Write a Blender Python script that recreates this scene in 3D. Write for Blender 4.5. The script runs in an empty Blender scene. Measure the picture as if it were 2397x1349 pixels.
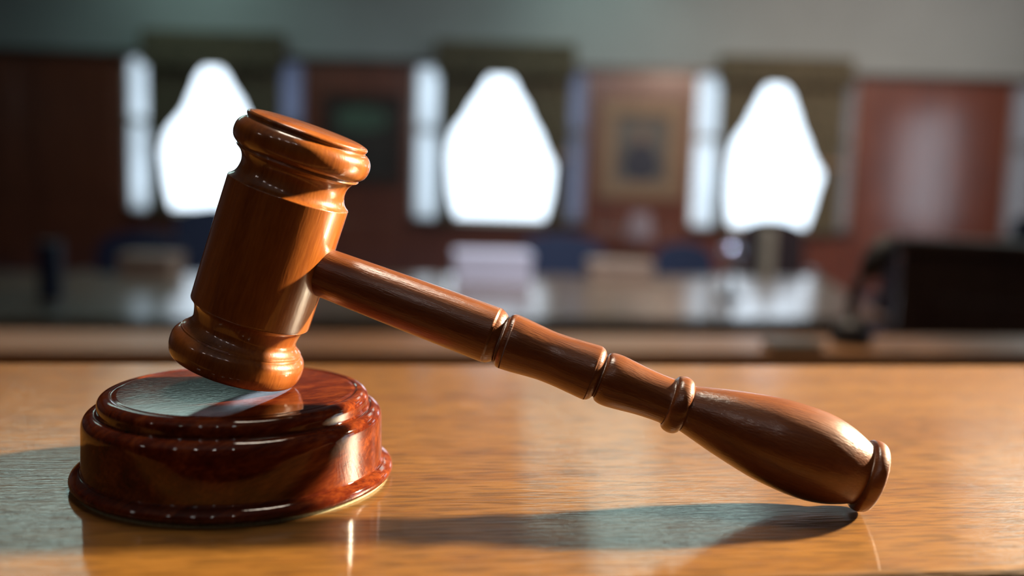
import bpy, bmesh, math, random
from mathutils import Vector, Matrix
random.seed(7)
PI = math.pi
C = bpy.context.scene.collection
S = 0.052                     # metres per block radius
BZ = 1.35                     # height of the bench top

# ------------------------------------------------------------------ camera
F_PX, PITCH, ROLL, CAMH = 2222.0, 0.11557, 0.0308, 1.9933
cam_d = bpy.data.cameras.new('camera'); cam = bpy.data.objects.new('camera', cam_d); C.objects.link(cam)
cam_d.sensor_width = 36.0; cam_d.lens = F_PX / 2397 * 36.0
cam_d.clip_start = 0.01; cam_d.clip_end = 200
fw = Vector((0, math.cos(PITCH), -math.sin(PITCH))); rt = Vector((1, 0, 0)); up = rt.cross(fw)
c_, s_ = math.cos(ROLL), math.sin(ROLL)
r2 = rt * c_ + up * s_; u2 = up * c_ - rt * s_
cam.matrix_world = Matrix(((r2.x, u2.x, -fw.x, 0), (r2.y, u2.y, -fw.y, 0), (r2.z, u2.z, -fw.z, BZ + CAMH * S), (0, 0, 0, 1)))
cam_d.dof.use_dof = True; cam_d.dof.focus_distance = 6.0 * S; cam_d.dof.aperture_fstop = 4.1
bpy.context.scene.camera = cam

# ------------------------------------------------------------------ view
vs = bpy.context.scene.view_settings
vs.view_transform = 'Standard'; vs.look = 'None'; vs.gamma = 1.0; vs.exposure = 0.0; vs.use_curve_mapping = False

# ------------------------------------------------------------------ sky and lights
w = bpy.data.worlds.new('overcast_sky'); bpy.context.scene.world = w; w.use_nodes = True
wb = w.node_tree.nodes['Background']; wb.inputs[0].default_value = (0.74, 0.87, 1.0, 1); wb.inputs[1].default_value = 3.0

def light(name, kind, loc, target, energy, col, **kw):
    d = bpy.data.lights.new(name, kind); o = bpy.data.objects.new(name, d); C.objects.link(o)
    d.energy = energy; d.color = col
    for k, v in kw.items(): setattr(d, k, v)
    o.location = loc
    if target is not None:
        o.rotation_euler = (Vector(target) - Vector(loc)).to_track_quat('-Z', 'Y').to_euler()
    return o
# warm key light, low from the right and a little behind the gavel
KE = Vector((2.23 * S, 5.7 * S, BZ)); kaz, kel, kd = math.radians(27), math.radians(24.5), 1.5
KL = KE + kd * Vector((math.cos(kel) * math.cos(kaz), math.cos(kel) * math.sin(kaz), math.sin(kel)))
light('key_spotlight', 'SPOT', KL, KE + Vector((-0.08, 0, 0)), 1080, (1.0, 0.81, 0.55), spot_size=math.radians(46), spot_blend=0.35, shadow_soft_size=0.05)
# soft ceiling light over the judge's bench
light('bench_overhead_light', 'AREA', (0.1, 1.1, 4.3), (0.0, 0.32, BZ), 4.5, (1.0, 0.85, 0.68), shape='DISK', size=0.9, spread=math.radians(50))
# added fill lights, not room fixtures: counsel table, right-hand panelling, front counter
light('room_fill', 'AREA', (0.6, 4.6, 4.4), (0.4, 7.6, 0.6), 75, (0.86, 0.88, 1.0), shape='DISK', size=0.5, spread=math.radians(100))
light('room_fill', 'AREA', (3.0, 6.6, 4.4), (4.9, 13.0, 1.1), 70, (1.0, 0.74, 0.58), shape='DISK', size=0.5, spread=math.radians(90))  # added warm fill aimed at the panelling on the right
for x, e in ((-1.0, 170), (0.2, 260), (1.2, 70)):
    light('counter_fill', 'SPOT', (x, 1.9, 3.6), (x * .8, 1.42, 1.2), e, (1.0, 0.80, 0.60), spot_size=math.radians(28), spot_blend=0.8, shadow_soft_size=0.04)  # added warm fill on the counter top
# small ceiling lamps behind the camera
for x, y, z in ((-1.5, -1.6, 3.3), (-0.75, -1.6, 3.3), (-0.2, -1.7, 3.3), (0.35, -1.6, 3.3), (-2.6, -1.0, 3.1)):
    light('ceiling_downlight', 'POINT', (x, y, z), None, 5.0, (1.0, 0.86, 0.8), shadow_soft_size=0.03)
# added fill lights under the ceiling that brighten the window wall
for x, e in ((-4.5, 2), (-1.0, 11), (2.4, 24), (5.6, 44)):
    light('wall_fill', 'AREA', (x, 9.6, 4.45), (x + .6, 13.0, 2.1), e, (1.0, 0.92, 0.88), shape='RECTANGLE', size=1.6, size_y=0.25)

# ------------------------------------------------------------------ helpers
def tag(o, label=None, cat=None, group=None, kind=None):
    if label: o['label'] = label
    if cat: o['category'] = cat
    if group: o['group'] = group
    if kind: o['kind'] = kind
    return o
def thing(name, label, cat, loc=(0, 0, 0), rotz=0, group=None):
    o = bpy.data.objects.new(name, None); C.objects.link(o); o.empty_display_size = 0.05
    o.location = loc; o.rotation_euler = (0, 0, rotz)
    return tag(o, label, cat, group)
def obj(name, bm, mat, parent=None, smooth=False, loc=None):
    me = bpy.data.meshes.new(name); bmesh.ops.recalc_face_normals(bm, faces=bm.faces); bm.to_mesh(me); bm.free()
    for m in (mat if isinstance(mat, (list, tuple)) else [mat]): me.materials.append(m)
    if smooth:
        for p in me.polygons: p.use_smooth = True
    o = bpy.data.objects.new(name, me); C.objects.link(o)
    if parent: o.parent = parent
    if loc: o.location = loc
    return o
def box(bm, x0, x1, y0, y1, z0, z1, bev=0.0, seg=2):
    r = bmesh.ops.create_cube(bm, size=1)
    vs_ = r['verts']
    bmesh.ops.scale(bm, vec=(x1 - x0, y1 - y0, z1 - z0), verts=vs_)
    bmesh.ops.translate(bm, vec=((x0 + x1) / 2, (y0 + y1) / 2, (z0 + z1) / 2), verts=vs_)
    if bev:
        es = list({e for v in vs_ for e in v.link_edges})
        bmesh.ops.bevel(bm, geom=es, offset=bev, segments=seg, profile=0.5, affect='EDGES')
def boxes(*bs):
    bm = bmesh.new()
    for b in bs: box(bm, *b)
    return bm
def lathe(prof, n=96, axis='Z', bm=None, off=(0, 0, 0)):
    """prof: (s, r) pairs along the axis."""
    bm = bm or bmesh.new(); rings = []
    def P(s, r, a):
        u, v = r * math.cos(a), r * math.sin(a)
        q = (u, v, s) if axis == 'Z' else (s, u, v)
        return (q[0] + off[0], q[1] + off[1], q[2] + off[2])
    for s, r in prof:
        if r < 1e-6: rings.append([bm.verts.new(P(s, 0, 0))])
        else: rings.append([bm.verts.new(P(s, r, 2 * PI * i / n)) for i in range(n)])
    for a, b in zip(rings, rings[1:]):
        for i in range(n):
            j = (i + 1) % n
            if len(a) == 1 and len(b) == 1: continue
            if len(a) == 1: bm.faces.new((a[0], b[j], b[i]))
            elif len(b) == 1: bm.faces.new((a[i], a[j], b[0]))
            else: bm.faces.new((a[i], a[j], b[j], b[i]))
    return bm
def refine(prof, step):
    """Catmull-Rom resampling of (s, r) points; a doubled point keeps a hard corner."""
    runs, cur = [], [prof[0]]
    for p in prof[1:]:
        if p == cur[-1]: runs.append(cur); cur = [p]
        else: cur.append(p)
    runs.append(cur); out = []
    for run in runs:
        n = len(run)
        for i in range(n - 1):
            p0 = run[max(i - 1, 0)]; p1 = run[i]; p2 = run[i + 1]; p3 = run[min(i + 2, n - 1)]
            k = max(1, int(math.hypot(p2[0] - p1[0], p2[1] - p1[1]) / step))
            for j in range(k):
                t = j / k
                q = [0.5 * (2 * p1[d] + (p2[d] - p0[d]) * t + (2 * p0[d] - 5 * p1[d] + 4 * p2[d] - p3[d]) * t * t + (3 * p1[d] - p0[d] - 3 * p2[d] + p3[d]) * t ** 3) for d in (0, 1)]
                out.append((q[0], max(q[1], 0)))
        if n == 1: continue
        out.append(run[-1])
    return out
def tube(bm, pts, r, n=12):
    prev = None
    pts = [Vector(p) for p in pts]
    for i, p in enumerate(pts):
        d = (pts[min(i + 1, len(pts) - 1)] - pts[max(i - 1, 0)]).normalized()
        a = d.cross(Vector((0, 1, 0)) if abs(d.y) < 0.9 else Vector((1, 0, 0))).normalized(); b = d.cross(a)
        rr = r[i] if isinstance(r, (list, tuple)) else r
        ring = [bm.verts.new(p + a * rr * math.cos(2 * PI * k / n) + b * rr * math.sin(2 * PI * k / n)) for k in range(n)]
        if prev:
            for k in range(n): bm.faces.new((prev[k], prev[(k + 1) % n], ring[(k + 1) % n], ring[k]))
        else: bm.faces.new(ring)
        prev = ring
    bm.faces.new(prev)
    return bm
def copy_tree(o, parent=None):
    c = o.copy(); C.objects.link(c)
    if parent: c.parent = parent
    for ch in [x for x in C.objects if x.parent == o]: copy_tree(ch, c)
    return c

# ------------------------------------------------------------------ materials
def principled(name, col, rough=0.5, metal=0.0, coat=0.0, coat_rough=0.05, spec=0.5):
    m = bpy.data.materials.new(name); m.use_nodes = True; b = m.node_tree.nodes['Principled BSDF']
    b.inputs['Base Color'].default_value = (*col, 1); b.inputs['Roughness'].default_value = rough
    b.inputs['Metallic'].default_value = metal; b.inputs['Coat Weight'].default_value = coat
    b.inputs['Coat Roughness'].default_value = coat_rough; b.inputs['Specular IOR Level'].default_value = spec
    return m, m.node_tree, b
def grain(name, dark, mid, lite, scale=(1, 1, 1), rot=(0, 0, 0), rough=0.4, coat=0.0, coat_rough=0.1, noise=6.0, fine=60.0, bump=0.1, fine_mix=0.35, spread=(0.3, 0.5, 0.72), dist=0.6, spec=0.5, bump_dist=0.0004, coat_bump=0.0, pores=None, coat_ior=1.5):
    m, nt, b = principled(name, mid, rough, 0, coat, coat_rough, spec)
    N = nt.nodes.new; L = nt.links.new
    tc = N('ShaderNodeTexCoord'); mp = N('ShaderNodeMapping'); mp.inputs['Rotation'].default_value = rot; mp.inputs['Scale'].default_value = scale
    mr = N('ShaderNodeMapping'); mr.inputs['Rotation'].default_value = rot; mp.inputs['Rotation'].default_value = (0, 0, 0)
    L(tc.outputs['Object'], mr.inputs[0]); L(mr.outputs[0], mp.inputs[0])
    n1 = N('ShaderNodeTexNoise'); n1.inputs['Scale'].default_value = noise; n1.inputs['Detail'].default_value = 5; n1.inputs['Distortion'].default_value = dist
    n2 = N('ShaderNodeTexNoise'); n2.inputs['Scale'].default_value = fine; n2.inputs['Detail'].default_value = 4
    L(mp.outputs[0], n1.inputs[0]); L(mp.outputs[0], n2.inputs[0])
    mx = N('ShaderNodeMix'); mx.inputs[0].default_value = fine_mix; L(n1.outputs[0], mx.inputs[2]); L(n2.outputs[0], mx.inputs[3])
    cr = N('ShaderNodeValToRGB'); e = cr.color_ramp.elements
    e[0].position = spread[0]; e[0].color = (*dark, 1); e[1].position = spread[2]; e[1].color = (*lite, 1)
    x = e.new(spread[1]); x.color = (*mid, 1)
    L(mx.outputs[0], cr.inputs[0]); b.inputs['Coat IOR'].default_value = coat_ior
    if pores:                              # short dark open pores along the grain
        pm = N('ShaderNodeMapping'); pm.inputs['Scale'].default_value = pores[:3]; L(mr.outputs[0], pm.inputs[0])
        n3 = N('ShaderNodeTexNoise'); n3.inputs['Scale'].default_value = 1.0; n3.inputs['Detail'].default_value = 2; L(pm.outputs[0], n3.inputs[0])
        pr = N('ShaderNodeValToRGB'); q = pr.color_ramp.elements; q[0].position = pores[3]; q[0].color = (pores[4],) * 3 + (1,); q[1].position = pores[3] + .10; q[1].color = (1, 1, 1, 1)
        L(n3.outputs[0], pr.inputs[0]); mm = N('ShaderNodeMix'); mm.data_type = 'RGBA'; mm.blend_type = 'MULTIPLY'; mm.inputs[0].default_value = 1.0
        L(cr.outputs[0], mm.inputs[6]); L(pr.outputs[0], mm.inputs[7]); L(mm.outputs[2], b.inputs['Base Color'])
    else: L(cr.outputs[0], b.inputs['Base Color'])
    if bump:
        bp = N('ShaderNodeBump'); bp.inputs['Strength'].default_value = bump; bp.inputs['Distance'].default_value = bump_dist
        L(n2.outputs[0], bp.inputs['Height']); L(bp.outputs[0], b.inputs['Normal'])
        if coat_bump:
            b2 = N('ShaderNodeBump'); b2.inputs['Strength'].default_value = coat_bump; b2.inputs['Distance'].default_value = bump_dist
            L(n2.outputs[0], b2.inputs['Height']); L(b2.outputs[0], b.inputs['Coat Normal'])
    return m

M = {}
# gavel: orange-brown lacquered hardwood, grain along the turning axis
M['gavel_head'] = grain('lacquered_head_wood', (0.11, 0.026, 0.005), (0.20, 0.055, 0.008), (0.28, 0.087, 0.013), scale=(34, 34, 4), noise=3.5, fine=40, rough=0.36, coat=1.0, coat_rough=0.085, spec=0.15, bump=0.25, coat_bump=0.12, bump_dist=0.0002)
M['gavel_handle'] = grain('lacquered_handle_wood', (0.08, 0.021, 0.006), (0.13, 0.038, 0.009), (0.17, 0.056, 0.013), scale=(7, 60, 60), noise=3.5, fine=34, rough=0.38, spec=0.2, coat=0.75, coat_rough=0.14, bump=0.6, coat_bump=0.5, bump_dist=0.0002)
M['block'] = grain('polished_rosewood', (0.014, 0.003, 0.0015), (0.06, 0.009, 0.003), (0.16, 0.034, 0.007), scale=(14, 70, 70), rot=(0.2, 0.5, -0.55), noise=2.6, fine=16, rough=0.28, coat=0.85, coat_rough=0.05, bump=0.25, fine_mix=0.4, dist=0.7, spread=(0.26, 0.47, 0.74), spec=0.0, bump_dist=0.0003, coat_bump=0.05)
BROT = math.radians(8.3)
M['bench'] = grain('honey_oak', (0.120, 0.047, 0.008), (0.145, 0.061, 0.010), (0.165, 0.072, 0.012), scale=(3.2, 34, 34), noise=2.0, fine=24, rough=0.38, coat=0.95, coat_rough=0.075, pores=(62, 480, 480, 0.41, 0.66), bump=0.9, fine_mix=0.45, dist=0.3, spread=(0.40, 0.48, 0.60), spec=0.3, bump_dist=0.0004, coat_bump=0.25)
M['oak_dark'] = grain('brown_oak', (0.10, 0.04, 0.013), (0.17, 0.072, 0.024), (0.22, 0.10, 0.035), scale=(1, 16, 16), noise=3, fine=14, rough=0.35, coat=0.5, coat_rough=0.25, bump=0.1)
M['counter'] = grain('counter_oak', (0.14, 0.060, 0.018), (0.22, 0.095, 0.028), (0.28, 0.125, 0.04), scale=(1, 16, 16), noise=3, fine=14, rough=0.5, coat=0.5, coat_rough=0.24, bump=0.1)
M['box_wood'] = grain('dark_box_wood', (0.06, 0.027, 0.018), (0.10, 0.045, 0.028), (0.14, 0.066, 0.042), scale=(4, 4, 1), noise=2, fine=12, rough=0.4, coat=0.3, coat_rough=0.25, bump=0.05)
M['tabletop'] = grain('polished_table_wood', (0.10, 0.05, 0.022), (0.15, 0.078, 0.035), (0.20, 0.11, 0.05), scale=(1, 12, 12), noise=3, fine=12, rough=0.4, coat=0.9, coat_rough=0.18, bump=0.05)
M['panel'] = grain('mahogany_panelling', (0.07, 0.016, 0.008), (0.135, 0.034, 0.015), (0.19, 0.052, 0.024), scale=(9, 9, 1.0), noise=1.5, fine=12, rough=0.4, coat=1.0, coat_ior=2.1, coat_rough=0.15, bump=0.05)
M['dark_wood'] = grain('dark_walnut', (0.018, 0.008, 0.005), (0.032, 0.014, 0.009), (0.05, 0.023, 0.014), scale=(4, 4, 1), noise=2, fine=12, rough=0.35, coat=0.3, coat_rough=0.25, bump=0.05)
def flat(name, col, rough, var=0.15, sc=8.0, **k):
    m, nt, b = principled(name, col, rough, **k); N = nt.nodes.new; L = nt.links.new
    tc = N('ShaderNodeTexCoord'); n = N('ShaderNodeTexNoise'); n.inputs['Scale'].default_value = sc; n.inputs['Detail'].default_value = 4
    cr = N('ShaderNodeValToRGB'); a = cr.color_ramp.elements
    a[0].position = 0.3; a[0].color = (*[c * (1 - var) for c in col], 1); a[1].position = 0.7; a[1].color = (*[min(1, c * (1 + var)) for c in col], 1)
    L(tc.outputs['Object'], n.inputs[0]); L(n.outputs[0], cr.inputs[0]); L(cr.outputs[0], b.inputs['Base Color'])
    return m
M['plaster'] = flat('grey_plaster', (0.24, 0.262, 0.262), 0.9, 0.05, 1.5)
M['ceiling'] = flat('pale_ceiling', (0.55, 0.66, 0.66), 0.9, 0.04, 1.5)
M['carpet'] = flat('dark_plum_carpet', (0.022, 0.013, 0.035), 1.0, 0.3, 60)
M['navy'] = flat('navy_leather', (0.010, 0.018, 0.045), 0.65, 0.2, 20, spec=0.3)
M['black'] = flat('black_plastic', (0.010, 0.010, 0.012), 0.6, 0.2, 30)
M['dark_leather'] = flat('dark_brown_leather', (0.018, 0.010, 0.012), 0.7, 0.2, 20, spec=0.25)
M['drape'] = grain('olive_brocade', (0.055, 0.050, 0.034), (0.095, 0.080, 0.052), (0.16, 0.125, 0.075), scale=(5, 5, 5), noise=2, fine=9, rough=0.85, bump=0, spec=0.2)
M['felt'] = flat('pale_green_felt', (0.26, 0.25, 0.15), 1.0, 0.25, 900)
M['white_trim'] = flat('cream_paint', (0.55, 0.52, 0.46), 0.5, 0.05, 3)
M['gold'] = flat('dull_gilt', (0.19, 0.12, 0.07), 0.5, 0.25, 14, metal=0.2)
M['paper'] = flat('white_card', (0.62, 0.60, 0.68), 0.7, 0.05, 9)
M['shade'] = flat('mauve_lampshade', (0.20, 0.15, 0.17), 0.8, 0.1, 9)
M['tan'] = flat('tan_card', (0.28, 0.19, 0.13), 0.6, 0.15, 9)
M['beige'] = flat('beige_cloth', (0.34, 0.26, 0.17), 0.8, 0.15, 20)
M['chrome'] = flat('brushed_chrome', (0.55, 0.56, 0.7), 0.25, 0.1, 20, metal=1.0)
M['notepad'] = flat('dark_green_cover', (0.012, 0.025, 0.022), 0.5, 0.2, 20)
M['canvas_dark'] = flat('dark_painted_canvas', (0.020, 0.014, 0.010), 0.5, 0.4, 5)
M['canvas_green'] = flat('green_paint', (0.045, 0.085, 0.055), 0.5, 0.4, 5)
M['canvas_grey'] = flat('grey_paint', (0.085, 0.075, 0.065), 0.5, 0.2, 4)
M['canvas_navy'] = flat('navy_paint', (0.008, 0.012, 0.028), 0.5, 0.3, 5)
M['skin_paint'] = flat('painted_skin', (0.16, 0.09, 0.06), 0.5, 0.2, 5)
def sheer(name, col):
    m = bpy.data.materials.new(name); m.use_nodes = True; nt = m.node_tree; nt.nodes.clear(); N = nt.nodes.new; L = nt.links.new
    o = N('ShaderNodeOutputMaterial'); t = N('ShaderNodeBsdfTranslucent'); d = N('ShaderNodeBsdfDiffuse'); a = N('ShaderNodeAddShader')
    tc = N('ShaderNodeTexCoord'); n = N('ShaderNodeTexNoise'); n.inputs['Scale'].default_value = 2.2
    cr = N('ShaderNodeValToRGB'); e = cr.color_ramp.elements
    e[0].position = .35; e[0].color = (*[c * .8 for c in col], 1); e[1].position = .65; e[1].color = (*col, 1)
    L(tc.outputs['Object'], n.inputs[0]); L(n.outputs[0], cr.inputs[0]); L(cr.outputs[0], t.inputs[0]); d.inputs[0].default_value = (0.1, 0.1, 0.11, 1)
    L(t.outputs[0], a.inputs[0]); L(d.outputs[0], a.inputs[1]); L(a.outputs[0], o.inputs[0]); return m
M['sheer_bright'] = sheer('thin_white_voile', (0.62, 0.66, 0.68))
M['sheer_dim'] = sheer('dense_blue_grey_voile', (0.075, 0.085, 0.13))
M['sheer_taupe'] = sheer('dense_taupe_voile', (0.085, 0.078, 0.078))
def glass():
    m = bpy.data.materials.new('window_glass'); m.use_nodes = True; nt = m.node_tree; nt.nodes.clear(); N = nt.nodes.new; L = nt.links.new
    o = N('ShaderNodeOutputMaterial'); t = N('ShaderNodeBsdfTransparent'); g = N('ShaderNodeBsdfGlossy'); g.inputs['Roughness'].default_value = 0.02
    lw = N('ShaderNodeLayerWeight'); p = N('ShaderNodeMath'); p.operation = 'POWER'; p.inputs[1].default_value = 5; f = N('ShaderNodeMath'); f.operation = 'MULTIPLY_ADD'; f.inputs[1].default_value = 0.8; f.inputs[2].default_value = 0.04; x = N('ShaderNodeMixShader')
    L(lw.outputs['Facing'], p.inputs[0]); L(p.outputs[0], f.inputs[0]); L(f.outputs[0], x.inputs[0]); L(t.outputs[0], x.inputs[1]); L(g.outputs[0], x.inputs[2]); L(x.outputs[0], o.inputs[0]); return m
M['glass'] = glass()
def emit(name, col, s):
    m = bpy.data.materials.new(name); m.use_nodes = True; b = m.node_tree.nodes['Principled BSDF']
    b.inputs['Base Color'].default_value = (0.8, 0.8, 0.8, 1); b.inputs['Emission Color'].default_value = (*col, 1); b.inputs['Emission Strength'].default_value = s; return m
M['diffuser'] = emit('lit_diffuser', (0.66, 0.98, 0.90), 2.9)

# ------------------------------------------------------------------ room shell
X0, X1, Y0, Y1, ZC, RAIL = -8.0, 9.5, -3.5, 13.0, 4.6, 2.94
tag(obj('floor', boxes((X0, X1, Y0, Y1 + .4, -.1, 0)), M['carpet']), kind='structure')
tag(obj('ceiling', boxes((X0 - .2, X1 + .2, Y0 - .2, Y1 + .4, ZC, ZC + .1)), M['ceiling']), kind='structure')
WIN = [(-5.29, -2.89), (-1.40, 0.94), (2.39, 4.57), (6.66, 9.1)]
WZ0, WZ1 = 0.86, 2.93
bm = bmesh.new(); xs = [X0] + [v for a in WIN for v in a] + [X1]
for i in range(0, len(xs), 2): box(bm, xs[i], xs[i + 1], Y1, Y1 + .3, 0, RAIL)
for a, b in WIN: box(bm, a, b, Y1, Y1 + .3, 0, WZ0)
for i in range(0, len(xs), 2):            # raised fields of the panelling
    a, b = xs[i], xs[i + 1]; n = max(1, round((b - a) / 1.3)); wd = (b - a) / n
    for k in range(n):
        box(bm, a + k * wd + .12, a + (k + 1) * wd - .12, Y1 - .02, Y1 + .01, 0.25, 0.8, .008)
        box(bm, a + k * wd + .12, a + (k + 1) * wd - .12, Y1 - .02, Y1 + .01, 1.02, RAIL - .16, .008)
tag(obj('wall_back', bm, M['panel']), kind='structure')
bm = boxes((X0, X1, Y1, Y1 + .3, RAIL, ZC))
tag(obj('wall_back_upper', bm, M['plaster']), kind='structure')
tag(obj('trim_1', boxes((X0, X1, Y1 - .06, Y1, RAIL - .03, RAIL + .04, .01)), M['dark_wood']), kind='structure')
tag(obj('wall_left', boxes((X0 - .2, X0, Y0 - .2, Y1 + .4, 0, ZC)), M['dark_wood']), kind='structure')
tag(obj('wall_front', boxes((X0, X1, Y0 - .2, Y0, 0, ZC)), M['dark_wood']), kind='structure')
SW = (2.0, 4.9, 0.5, 3.3)                  # tall window in the right wall
bm = boxes((X1, X1 + .2, Y0 - .2, SW[0], 0, RAIL), (X1, X1 + .2, SW[1], Y1 + .4, 0, RAIL), (X1, X1 + .2, SW[0], SW[1], 0, SW[2]), (X1, X1 + .2, Y0 - .2, SW[0], RAIL, ZC), (X1, X1 + .2, SW[1], Y1 + .4, RAIL, ZC), (X1, X1 + .2, SW[0], SW[1], SW[3], ZC))
tag(obj('wall_right', bm, M['panel']), kind='structure')
def window(n, a, b):
    bm = bmesh.new(); y0, y1 = Y1 + .06, Y1 + .14
    for u in (a, a + .37, b - .37, b - .05):
        box(bm, u, u + .05, y0, y1, WZ0, WZ1)
    box(bm, a, b, y0, y1, WZ0, WZ0 + .05); box(bm, a, b, y0, y1, WZ1 - .05, WZ1)
    for u0, u1 in ((a, a + .42), (b - .37, b)): box(bm, u0, u1, y0 - .03, y1, 2.03, 2.10)
    o = obj(f'window_{n}', bm, M['white_trim']); tag(o, kind='structure')
    obj('window_sill', boxes((a - .05, b + .05, Y1 - .1, Y1 + .06, WZ0 - .05, WZ0, .01)), M['dark_wood'], o)
    obj('window_pane', boxes((a + .05, b - .05, Y1 + .095, Y1 + .105, WZ0 + .05, WZ1 - .05)), M['glass'], o)
for n, (a, b) in enumerate(WIN): window(n + 1, a, b)
bm = bmesh.new()
for y in (SW[0], (SW[0] + SW[1]) / 2 - .03, SW[1] - .06): box(bm, X1 + .05, X1 + .13, y, y + .06, SW[2], SW[3])
box(bm, X1 + .05, X1 + .13, SW[0], SW[1], SW[2], SW[2] + .06); box(bm, X1 + .05, X1 + .13, SW[0], SW[1], SW[3] - .06, SW[3])
o5 = tag(obj('window_5', bm, M['white_trim']), kind='structure')
obj('window_pane', boxes((X1 + .085, X1 + .095, SW[0] + .06, SW[1] - .06, SW[2] + .06, SW[3] - .06)), M['glass'], o5)

# ------------------------------------------------------------------ curtains
def panel_mesh(outer, inner, z0, z1, folds, depth=.045, th=.012):
    """pleated hanging cloth between an outer edge and an inner edge x(z)."""
    bm = bmesh.new(); nz, nx = 40, folds * 8
    layers = []
    for t in (0, th):
        g = []
        for i in range(nz + 1):
            z = z1 + (z0 - z1) * i / nz; xi = inner(z); row = []
            for k in range(nx + 1):
                u = k / nx; x = outer + (xi - outer) * u
                y = -.10 - t + depth * .5 * math.sin(2 * PI * folds * u)
                row.append(bm.verts.new((x, y, z)))
            g.append(row)
        layers.append(g)
        for i in range(nz):
            for k in range(nx): bm.faces.new((g[i][k], g[i][k + 1], g[i + 1][k + 1], g[i + 1][k]))
    A, B = layers
    for i in range(nz):
        for k in (0, nx): bm.faces.new((A[i][k], A[i + 1][k], B[i + 1][k], B[i][k]))
    for k in range(nx):
        for i in (0, nz): bm.faces.new((A[i][k], A[i][k + 1], B[i][k + 1], B[i][k]))
    return bm
def lerp(tab, z):
    for (z1, x1), (z2, x2) in zip(tab, tab[1:]):
        if z1 >= z >= z2:
            t = (z1 - z) / (z1 - z2); t = t * t * (3 - 2 * t) * .5 + t * .5
            return x1 + (x2 - x1) * t
    return tab[-1][1]
def curtains(cx, xl, xr, top, label, el, er):
    """cx centre of the opening; el/er tables z -> x of the inner edges."""
    t = thing('window_curtain', label, 'curtain', (cx, Y1, 0), 0, 'dark curtains with box valances at the tall windows')
    v = bmesh.new(); n = 26
    box(v, xl - cx, xr - cx, -.24, -.02, 2.79, top, .015)
    for k in range(n):                      # gathered face
        a = xl - cx + (xr - xl) * k / n; tube(v, [(a + (xr - xl) / n / 2, -.24, 2.79 + .012 * (k % 2)), (a + (xr - xl) / n / 2, -.24, top - .02)], (xr - xl) / n * .46, 8)
    obj('valance', v, M['drape'], t)
    for (outer, tab) in ((xl - cx + .04, el), (xr - cx - .04, er)):
        f = lambda z, tab=tab, s_=(1 if outer < 0 else -1): lerp(tab, z) - cx + s_ * .09
        p = obj('curtain_panel', panel_mesh(outer, f, .80, 2.95, 4), M['drape'], t, smooth=True)
        zt = 1.75; xi = f(zt)
        b = bmesh.new(); x_a, x_b = sorted((outer, xi)); box(b, x_a - .01, x_b + .01, -.16, -.05, zt - .04, zt + .04, .015)
        obj('tieback', b, M['gold'], p)
    return t
curtains(-4.08, -5.00, -3.12, 3.25, 'dark patterned curtain with box valance at the leftmost tall window, behind the gavel head',
         [(2.95, -4.16), (2.83, -4.18), (2.77, -4.31), (2.62, -4.39), (2.3, -4.51), (1.9, -4.80), (1.7, -4.86), (1.3, -4.82), (.8, -4.72)],
         [(2.95, -4.02), (2.83, -4.00), (2.77, -3.86), (2.62, -3.77), (2.3, -3.58), (1.9, -3.34), (1.7, -3.27), (1.3, -3.32), (.8, -3.44)])
curtains(-.2, -1.10, .75, 3.23, 'dark patterned curtain with box valance at the middle tall window, above the gavel handle',
         [(2.95, -.32), (2.85, -.34), (2.79, -.47), (2.64, -.56), (2.35, -.74), (2.0, -.96), (1.75, -1.0), (1.3, -.97), (.8, -.86)],
         [(2.95, -.16), (2.84, -.14), (2.78, .00), (2.64, .07), (2.35, .24), (1.95, .44), (1.62, .60), (1.3, .58), (.8, .48)])
curtains(3.45, 2.66, 4.42, 3.15, 'dark patterned curtain with box valance at the third tall window, beside the reddish panelling',
         [(2.95, 3.38), (2.83, 3.36), (2.77, 3.22), (2.62, 3.14), (2.35, 3.02), (2.0, 2.82), (1.75, 2.78), (1.3, 2.78), (.8, 2.84)],
         [(2.95, 3.54), (2.82, 3.56), (2.76, 3.68), (2.62, 3.76), (2.35, 3.86), (1.95, 4.03), (1.62, 4.22), (1.3, 4.14), (.8, 4.02)])
def voile(x0, x1, mat, label):
    bm = bmesh.new(); nx = 24
    for t in (0,):
        pv = None
        for k in range(nx + 1):
            x = x0 + (x1 - x0) * k / nx; y = Y1 + .02 + t + .012 * math.sin(k * 1.9)
            q = (bm.verts.new((x, y, WZ0 + .01)), bm.verts.new((x, y, 2.92)))
            if pv: bm.faces.new((pv[0], q[0], q[1], pv[1]))
            pv = q
    tag(obj('sheer_curtain', bm, mat, smooth=True), label, 'curtain', 'narrow sheer curtains beside the dark curtains')
for (a, b), wn in zip(WIN, ('leftmost', 'middle', 'third')):
    voile(a + .05, a + .385, M['sheer_bright'], f'bright white sheer strip at the left side of the {wn} tall window')
for (a, b), wn, m in zip(WIN, ('leftmost', 'middle', 'third'), ('sheer_dim', 'sheer_dim', 'sheer_taupe')):
    voile(b - .365, b - .02, M[m], f'dim {"taupe" if m == "sheer_taupe" else "blue-grey"} sheer strip at the right side of the {wn} tall window')
voile(WIN[3][0] + .02, WIN[3][0] + .6, M['sheer_taupe'], 'dim grey sheer strip at the far right edge of the wall')

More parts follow.
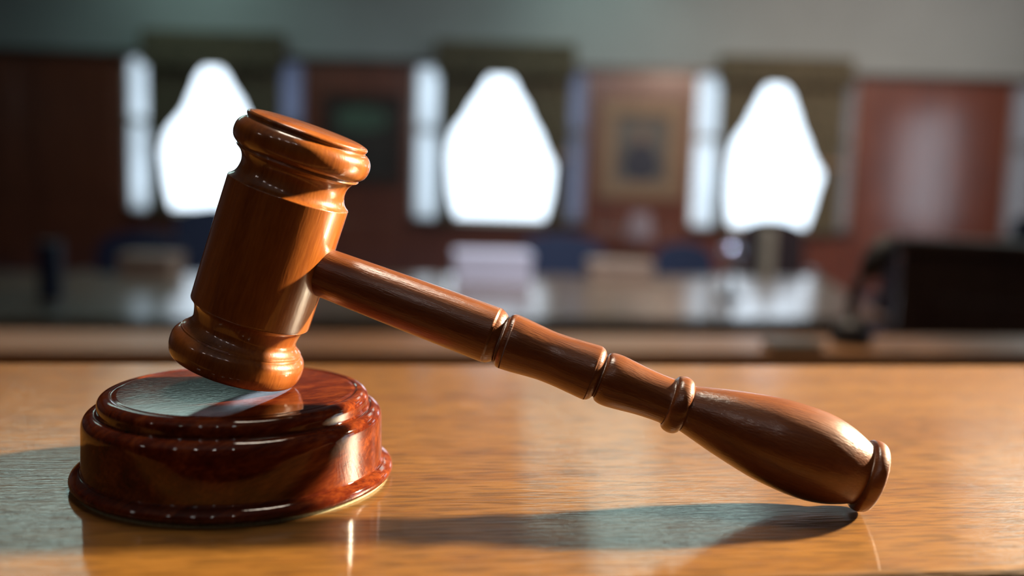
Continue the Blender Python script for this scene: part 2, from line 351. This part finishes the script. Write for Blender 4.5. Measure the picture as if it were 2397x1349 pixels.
# ------------------------------------------------------------------ paintings
def painting(name, x0, x1, z0, z1, fw_, fm, label):
    t = thing(name, label, 'painting', ((x0 + x1) / 2, Y1 - .02, z0)); w_ = (x1 - x0) / 2; h = z1 - z0
    obj('picture_frame', boxes((-w_, w_, -.05, 0, 0, fw_, .012), (-w_, w_, -.05, 0, h - fw_, h, .012), (-w_, -w_ + fw_, -.05, 0, fw_, h - fw_, .012), (w_ - fw_, w_, -.05, 0, fw_, h - fw_, .012)), fm, t)
    return t, w_ - fw_, fw_, h - fw_
def blob(bm, cx, cz, rx, rz, y, n=32):
    a = [bm.verts.new((cx + rx * math.cos(2 * PI * k / n), y, cz + rz * math.sin(2 * PI * k / n))) for k in range(n)]
    b = [bm.verts.new((v.co.x, -.012, v.co.z)) for v in a]
    bm.faces.new(a); bm.faces.new(b)
    for k in range(n): bm.faces.new((a[k], a[(k + 1) % n], b[(k + 1) % n], b[k]))
t, hw, z0, z1 = painting('landscape_painting', -2.62, -1.52, 1.30, 2.52, .10, M['dark_wood'], 'dark framed painting with a green patch at the top, between the first two windows')
cv = obj('canvas', boxes((-hw, hw, -.012, 0, z0, z1)), M['canvas_dark'], t)
bm = bmesh.new(); blob(bm, -.02, .88, .36, .17, -.016); obj('green_foliage', bm, M['canvas_green'], cv)
t, hw, z0, z1 = painting('portrait_painting', 1.12, 2.26, 1.22, 2.55, .22, M['gold'], 'portrait of a dark clothed sitter in a wide dull gold frame, before the third window')
cv = obj('canvas', boxes((-hw, hw, -.012, 0, z0, z1)), M['canvas_grey'], t)
bm = bmesh.new(); blob(bm, 0.0, .46, .26, .22, -.016); blob(bm, 0.0, .62, .19, .14, -.018); obj('painted_coat', bm, M['canvas_navy'], cv)
bm = bmesh.new(); blob(bm, 0.0, .84, .07, .09, -.020); obj('painted_face', bm, M['skin_paint'], cv)

# ------------------------------------------------------------------ ceiling lights (overhead, mirrored in the polished wood)
def ceiling_light(x, y, sx, sy, label):
    t = thing('ceiling_light', label, 'light', (x, y, ZC), 0, 'square ceiling lights')
    obj('diffuser', boxes((-sx, sx, -sy, sy, -.05, -.02)), M['diffuser'], t)
    obj('light_frame', boxes((-sx - .05, -sx, -sy - .05, sy + .05, -.06, 0), (sx, sx + .05, -sy - .05, sy + .05, -.06, 0), (-sx, sx, -sy - .05, -sy, -.06, 0), (-sx, sx, sy, sy + .05, -.06, 0)), M['white_trim'], t)
LB = 'ceiling light above the tables, seen only as a reflection in polished wood'
for x, y in ((-4.2, 11.6), (1.0, 11.6), (-4.2, 8.4), (1.6, 8.4), (5.6, 9.4)): ceiling_light(x, y, .8, .8, LB)

# ------------------------------------------------------------------ judge's bench
def bdir(x, y):                            # point in the bench frame -> room
    return (x * math.cos(BROT) - y * math.sin(BROT), x * math.sin(BROT) + y * math.cos(BROT))
bench = thing('judge_bench', 'honey coloured oak bench top carrying the gavel and its block', 'desk', (0, 0, 0), BROT)
FAR = 10.07 * S * math.cos(BROT); NEAR = 4.46 * S * math.cos(BROT)
obj('bench_top', boxes((-1.1, 1.3, NEAR, FAR, BZ - .035, BZ, .003, 3)), M['bench'], bench)
obj('bench_body', boxes((-1.05, 1.25, NEAR + .04, FAR - .03, 0, BZ - .035)), M['oak_dark'], bench)
ctr = thing('front_counter', 'lower brown wooden counter running just beyond the honey coloured bench', 'counter', (0, 0, 0), BROT)
obj('counter_top', boxes((-2.2, 2.6, 1.255, 1.41, 1.18, 1.22, .004)), M['counter'], ctr)
obj('counter_body', boxes((-2.15, 2.55, 1.29, 1.40, 0, 1.18)), M['oak_dark'], ctr)

# ------------------------------------------------------------------ sound block
BX, BY = -1.774 * S, 6.077 * S
blk = thing('sound_block', 'round dark red polished sound block under the gavel head', 'sound block', (BX, BY, BZ))
prof = [(0.018, 0.0), (0.018, 0.965), (0.018, 0.965), (0.022, 0.990), (0.032, 1.008), (0.050, 1.014), (0.072, 1.006), (0.088, 0.986), (0.098, 0.966), (0.102, 0.955), (0.102, 0.955), (0.106, 0.946), (0.135, 0.9435), (0.2, 0.942), (0.3, 0.940), (0.37, 0.938), (0.405, 0.932), (0.43, 0.917), (0.446, 0.895), (0.452, 0.875), (0.452, 0.868), (0.452, 0.868), (0.447, 0.862), (0.450, 0.853), (0.462, 0.848), (0.480, 0.848), (0.505, 0.847), (0.528, 0.838), (0.544, 0.820), (0.552, 0.797), (0.554, 0.775), (0.554, 0.775), (0.550, 0.768), (0.549, 0.757), (0.5525, 0.745), (0.554, 0.73), (0.554, 0.73), (0.554, 0.4), (0.554, 0.0)]
bm = lathe([(s * S * 1.0296, r * S) for s, r in refine(prof, .006)], 192)
obj('block_body', bm, M['block'], blk, smooth=True)
obj('felt_pad', lathe([(0, 0), (0, .980 * S), (.019 * S, .984 * S), (.019 * S, 0)], 128), M['felt'], blk)

# ------------------------------------------------------------------ gavel
J = Vector((-1.5704, 6.1102, 1.4568)); AZ, AL = -0.1054, 0.3132
hd = Vector((math.cos(AL) * math.cos(AZ), math.cos(AL) * math.sin(AZ), -math.sin(AL)))
ha = Vector((math.sin(AL) * math.cos(AZ), math.sin(AL) * math.sin(AZ), math.cos(AL)))
yy = ha.cross(hd)
g = thing('gavel', 'orange-brown turned wooden gavel leaning with its head on the round block', 'gavel')
g.matrix_world = Matrix(((hd.x, yy.x, ha.x, J.x * S), (hd.y, yy.y, ha.y, J.y * S), (hd.z, yy.z, ha.z, J.z * S + BZ + 0.0006), (0, 0, 0, 1)))
half = [(0.0, .391), (.2, .392), (.405, .392), (.412, .390), (.412, .390), (.428, .369), (.452, .352), (.485, .342), (.52, .3395), (.552, .347), (.578, .363), (.596, .384), (.602, .392), (.602, .392), (.609, .396), (.616, .392), (.616, .392), (.624, .404), (.645, .425), (.675, .437), (.708, .4395), (.742, .433), (.770, .416), (.786, .396), (.790, .385), (.790, .385), (.797, .381), (.806, .387), (.818, .390), (.828, .385), (.834, .374), (.834, .374), (.848, .32), (.857, .2), (.861, .1), (.862, 0.0)]
low = [(.0, .391), (.2, .390), (.41, .388), (.418, .385), (.418, .385), (.435, .366), (.46, .352), (.50, .342), (.535, .338), (.560, .347), (.582, .366), (.596, .384), (.604, .391), (.604, .391), (.610, .389), (.616, .393), (.616, .393), (.624, .404), (.645, .423), (.675, .434), (.711, .4365), (.742, .434), (.775, .424), (.795, .412), (.800, .405), (.806, .39), (.806, .39), (.812, .2), (.814, 0.0)]
hp = [(-s, r) for s, r in reversed(refine(low, .006))] + refine(half, .006)[1:]
obj('gavel_head', lathe([(s * S, r * S) for s, r in hp], 160), M['gavel_head'], g, smooth=True)
hpts = [(.30, .158), (.43, .160), (.9, .171), (1.3, .1785), (1.52, .182), (1.536, .181), (1.536, .181), (1.556, .175), (1.578, .163), (1.592, .150), (1.592, .150), (1.600, .149), (1.606, .152), (1.606, .152), (1.612, .164), (1.622, .174), (1.634, .179), (1.65, .181), (1.65, .181), (1.71, .1785), (1.80, .170), (1.90, .1625), (2.0, .164), (2.1, .171), (2.19, .178), (2.215, .178), (2.215, .178), (2.234, .171), (2.25, .158), (2.260, .140), (2.260, .140), (2.266, .138), (2.270, .140), (2.270, .140), (2.276, .152), (2.290, .162), (2.32, .169), (2.37, .169), (2.44, .162), (2.53, .152), (2.62, .146), (2.70, .145), (2.722, .149), (2.722, .149), (2.730, .166), (2.750, .179), (2.782, .184), (2.810, .179), (2.830, .166), (2.838, .150), (2.838, .150), (2.844, .149), (2.87, .155), (2.95, .176), (3.1, .214), (3.335, .262), (3.5, .2795), (3.62, .284), (3.72, .278), (3.82, .257), (3.90, .229), (3.95, .207), (3.970, .197), (3.970, .197), (3.976, .205), (3.988, .221), (4.008, .2285), (4.03, .2285), (4.052, .223), (4.062, .216), (4.062, .216), (4.066, .205), (4.066, .205), (4.072, .12), (4.074, 0.0)]
obj('gavel_handle', lathe([(s * S, r * S) for s, r in refine(hpts, .006)], 128, 'X'), M['gavel_handle'], g, smooth=True)

# ------------------------------------------------------------------ counsel table and what stands on it
tb = thing('counsel_table', 'long polished table in the middle distance, mirroring the window light', 'table', (2.05, 5.08, 0))
TZ = .76
def slab(pts, z0, z1, bev=.01):
    bm = bmesh.new(); a = [bm.verts.new((x, y, z0)) for x, y in pts]; b = [bm.verts.new((x, y, z1)) for x, y in pts]
    bm.faces.new(a); bm.faces.new(b)
    for k in range(len(a)): bm.faces.new((a[k], a[(k + 1) % len(a)], b[(k + 1) % len(a)], b[k]))
    if bev: bmesh.ops.bevel(bm, geom=list(bm.edges), offset=bev, segments=2, affect='EDGES')
    return bm
obj('tabletop', slab([(0, 0), (.37, 2.32), (-5.9, .75), (-5.5, -1.15)], TZ - .05, TZ), M['tabletop'], tb)
obj('apron', slab([(-.12, .08), (.2, 2.16), (-5.75, .65), (-5.4, -1.03)], .60, TZ - .05, 0), M['oak_dark'], tb)
for x, y in ((-.25, .15), (.05, 2.0), (-5.5, .55), (-5.25, -.9), (-2.7, -.35), (-2.7, 1.3)):
    obj('leg', lathe([(0, .04), (.1, .05), (.3, .035), (.5, .055), (.60, .06)], 20, off=(x, y, 0)), M['oak_dark'], tb, smooth=True)
def carton(name, x, y, w_, d, h, mat, label, cat, rot=0.0):
    t = thing(name, label, cat, (x, y, TZ), rot)
    obj('box_body', boxes((-w_ / 2, w_ / 2, -d / 2, d / 2, 0, h * .72, .005)), mat, t)
    obj('box_lid', boxes((-w_ / 2 - .008, w_ / 2 + .008, -d / 2 - .008, d / 2 + .008, h * .72, h, .008)), mat, t)
    return t
carton('document_box', -.14, 6.35, .50, .32, .20, M['paper'], 'white lidded document box on the table below the middle window', 'box', .1)
carton('wooden_box', -2.33, 6.10, .33, .26, .14, M['tan'], 'small tan box at the left end of the table, behind the gavel head', 'box')
carton('card_tray', .76, 6.75, .44, .30, .13, M['tan'], 'low tan box on the table between two navy chairs', 'box')
t = thing('ring_binder', 'dark blue binder standing upright near the left end of the table', 'binder', (-2.42, 4.95, TZ), .35)
obj('cover', boxes((-.045, .045, -.14, .14, 0, .006), (-.045, -.04, -.14, .14, 0, .29), (.04, .045, -.14, .14, 0, .29), (-.045, .045, -.14, -.135, 0, .29)), M['navy'], t)
obj('pages', boxes((-.036, .036, -.13, .13, .008, .28)), M['black'], t)
def table_mic(x, y, label):
    t = thing('table_microphone', label, 'microphone', (x, y, TZ))
    obj('base', lathe([(0, 0), (0, .075), (.015, .075), (.03, .05), (.03, 0)], 32), M['black'], t, smooth=False)
    obj('stem', tube(bmesh.new(), [(0, 0, .03), (-.005, 0, .12), (0, 0, .24)], .02), M['black'], t)
    obj('microphone_head', lathe([(.22, 0), (.225, .03), (.25, .06), (.285, .075), (.32, .062), (.345, .03), (.352, 0)], 32), M['chrome'], t, smooth=True)
table_mic(1.33, 5.75, 'dark stemmed table microphone with a shiny round head, below the third window')

def chair(label, x, y, rz, mat, h=1.0, wd=.52, group='upholstered chairs around the table'):
    t = thing('office_chair', label, 'chair', (x, y, 0), rz, group)
    obj('seat', boxes((-wd / 2, wd / 2, -.25, .25, .42, .52, .035, 4)), mat, t, smooth=True)
    bm = bmesh.new(); n = 20; half_w = wd / 2           # upright back with an arched top
    pts = [(-half_w, .50), (half_w, .50)] + [(half_w * math.cos(a), h - .14 + .14 * math.sin(a)) for a in [PI * k / n for k in range(n + 1)]]
    f = [bm.verts.new((px, .23 + (pz - .5) * .15, pz)) for px, pz in pts]; b = [bm.verts.new((px * .98, .31 + (pz - .5) * .15, pz)) for px, pz in pts]
    bm.faces.new(f); bm.faces.new(b)
    for k in range(len(f)): bm.faces.new((f[k], f[(k + 1) % len(f)], b[(k + 1) % len(f)], b[k]))
    bmesh.ops.bevel(bm, geom=[e for e in bm.edges], offset=.015, segments=2, affect='EDGES')
    obj('backrest', bm, mat, t)
    for s in (-1, 1):
        obj('armrest', boxes((s * (wd / 2 + .03) - .03, s * (wd / 2 + .03) + .03, -.2, .2, .66, .70, .012), (s * (wd / 2 + .03) - .015, s * (wd / 2 + .03) + .015, .02, .06, .46, .66)), M['dark_wood'], t)
    obj('pedestal', lathe([(.09, 0), (.09, .03), (.42, .03), (.42, 0)], 20), M['black'], t)
    for k in range(5):
        a = 2 * PI * k / 5; obj('base_leg', tube(bmesh.new(), [(0, 0, .11), (.28 * math.cos(a), .28 * math.sin(a), .06), (.29 * math.cos(a), .29 * math.sin(a), .01)], [.028, .022, .03], 8), M['black'], t)
    return t
chair('navy chair behind the left end of the table', -2.72, 6.7, .1, M['navy'], .98, .62)
chair('navy chair below the left window, left of the gavel head', -2.55, 8.2, .3, M['navy'], 1.12, .75)
chair('navy chair directly behind the tan box at the left end of the table', -1.80, 7.0, -.1, M['navy'], .98)
chair('navy chair right of the white document box', .42, 7.55, .05, M['navy'], 1.0, .72)
chair('navy chair left of the shiny round microphone', 1.42, 7.75, -.1, M['navy'], .95, .5)
chair('tall dark brown chair with an arched back in front of the third window', 2.40, 8.62, -.1, M['dark_leather'], 1.14, .6)
chair('dark chair beyond the right end of the table, beside the dark panelled box', 2.95, 6.8, -.3, M['dark_leather'], .97, .56)
t = thing('side_chair', 'beige backed chair seen edge on, right of the tall dark brown chair', 'chair', (2.33, 7.82, 0), 1.45)
obj('backrest', boxes((-.24, .24, .2, .26, .48, 1.12, .02)), M['beige'], t); obj('seat', boxes((-.24, .24, -.24, .26, .42, .48, .02)), M['beige'], t)
for x in (-.21, .21):
    for y in (-.21, .22): obj('leg', boxes((x - .02, x + .02, y - .02, y + .02, 0, .42)), M['oak_dark'], t)
t = thing('table_lamp', 'small pale shaded lamp on a stand before the panelling under the portrait', 'lamp', (1.62, 12.2, 0))
obj('stand', lathe([(0, 0), (0, .18), (.03, .18), (.05, .03), (.86, .025), (.86, 0)], 24), M['dark_wood'], t, smooth=False)
obj('lamp_shade', lathe([(.72, .19), (.80, .17), (1.06, .12), (1.06, .115), (.80, .165), (.725, .185), (.72, .19)], 32), M['shade'], t, smooth=True)

# ------------------------------------------------------------------ dark panelled box on the right
wx = thing('witness_box', 'large dark panelled wooden box at the right behind the counter', 'witness box', (1.31, 3.2, 0), -.36)
obj('top_rail', boxes((-.03, 2.6, -.05, .16, 1.245, 1.295, .012)), M['box_wood'], wx)
bm = boxes((0, 2.55, 0, .12, 0, 1.245), (2.43, 2.55, .12, .6, 0, 1.245))
for k in range(4): box(bm, .1 + k * .62, .62 + k * .62, -.025, .01, .25, 1.1, .01)
obj('box_front', bm, M['box_wood'], wx)
t = thing('high_back_chair', 'navy chair back rising above the dark panelled box at the far right', 'chair', (2.85, 4.6, 0))
obj('backrest', boxes((-.3, .3, .2, .3, .55, 1.34, .04, 3)), M['navy'], t); obj('seat', boxes((-.3, .3, -.3, .3, .42, .55, .04, 3)), M['navy'], t)
obj('pedestal', lathe([(0, 0), (0, .3), (.05, .28), (.08, .04), (.42, .04), (.42, 0)], 24), M['black'], t)

# ------------------------------------------------------------------ things on the near counter
cx, cy = bdir(.715, 1.33)
t = thing('gooseneck_microphone', 'black gooseneck microphone on the brown counter at the right', 'microphone', (cx, cy, 1.22))
obj('base', lathe([(0, 0), (0, .030), (.006, .031), (.030, .026), (.040, .012), (.040, 0)], 32), M['black'], t, smooth=False)
obj('gooseneck', tube(bmesh.new(), [(0, 0, .035), (-.004, 0, .06), (.004, 0, .09), (.022, .0, .115)], .0085, 12), M['black'], t)
obj('microphone_head', tube(bmesh.new(), [(.016, 0, .105), (.024, 0, .118), (.034, 0, .134), (.046, 0, .153), (.052, 0, .162)], [.012, .019, .021, .018, .008], 20), M['black'], t, smooth=True)
cx, cy = bdir(.60, 1.285)
t = thing('notepad', 'small dark green notepad at the near edge of the brown counter', 'notepad', (cx, cy, 1.22), BROT)
obj('cover', boxes((-.04, .04, -.022, .022, .008, .011, .001)), M['notepad'], t); obj('pages', boxes((-.038, .038, -.02, .02, 0, .008)), M['canvas_grey'], t)
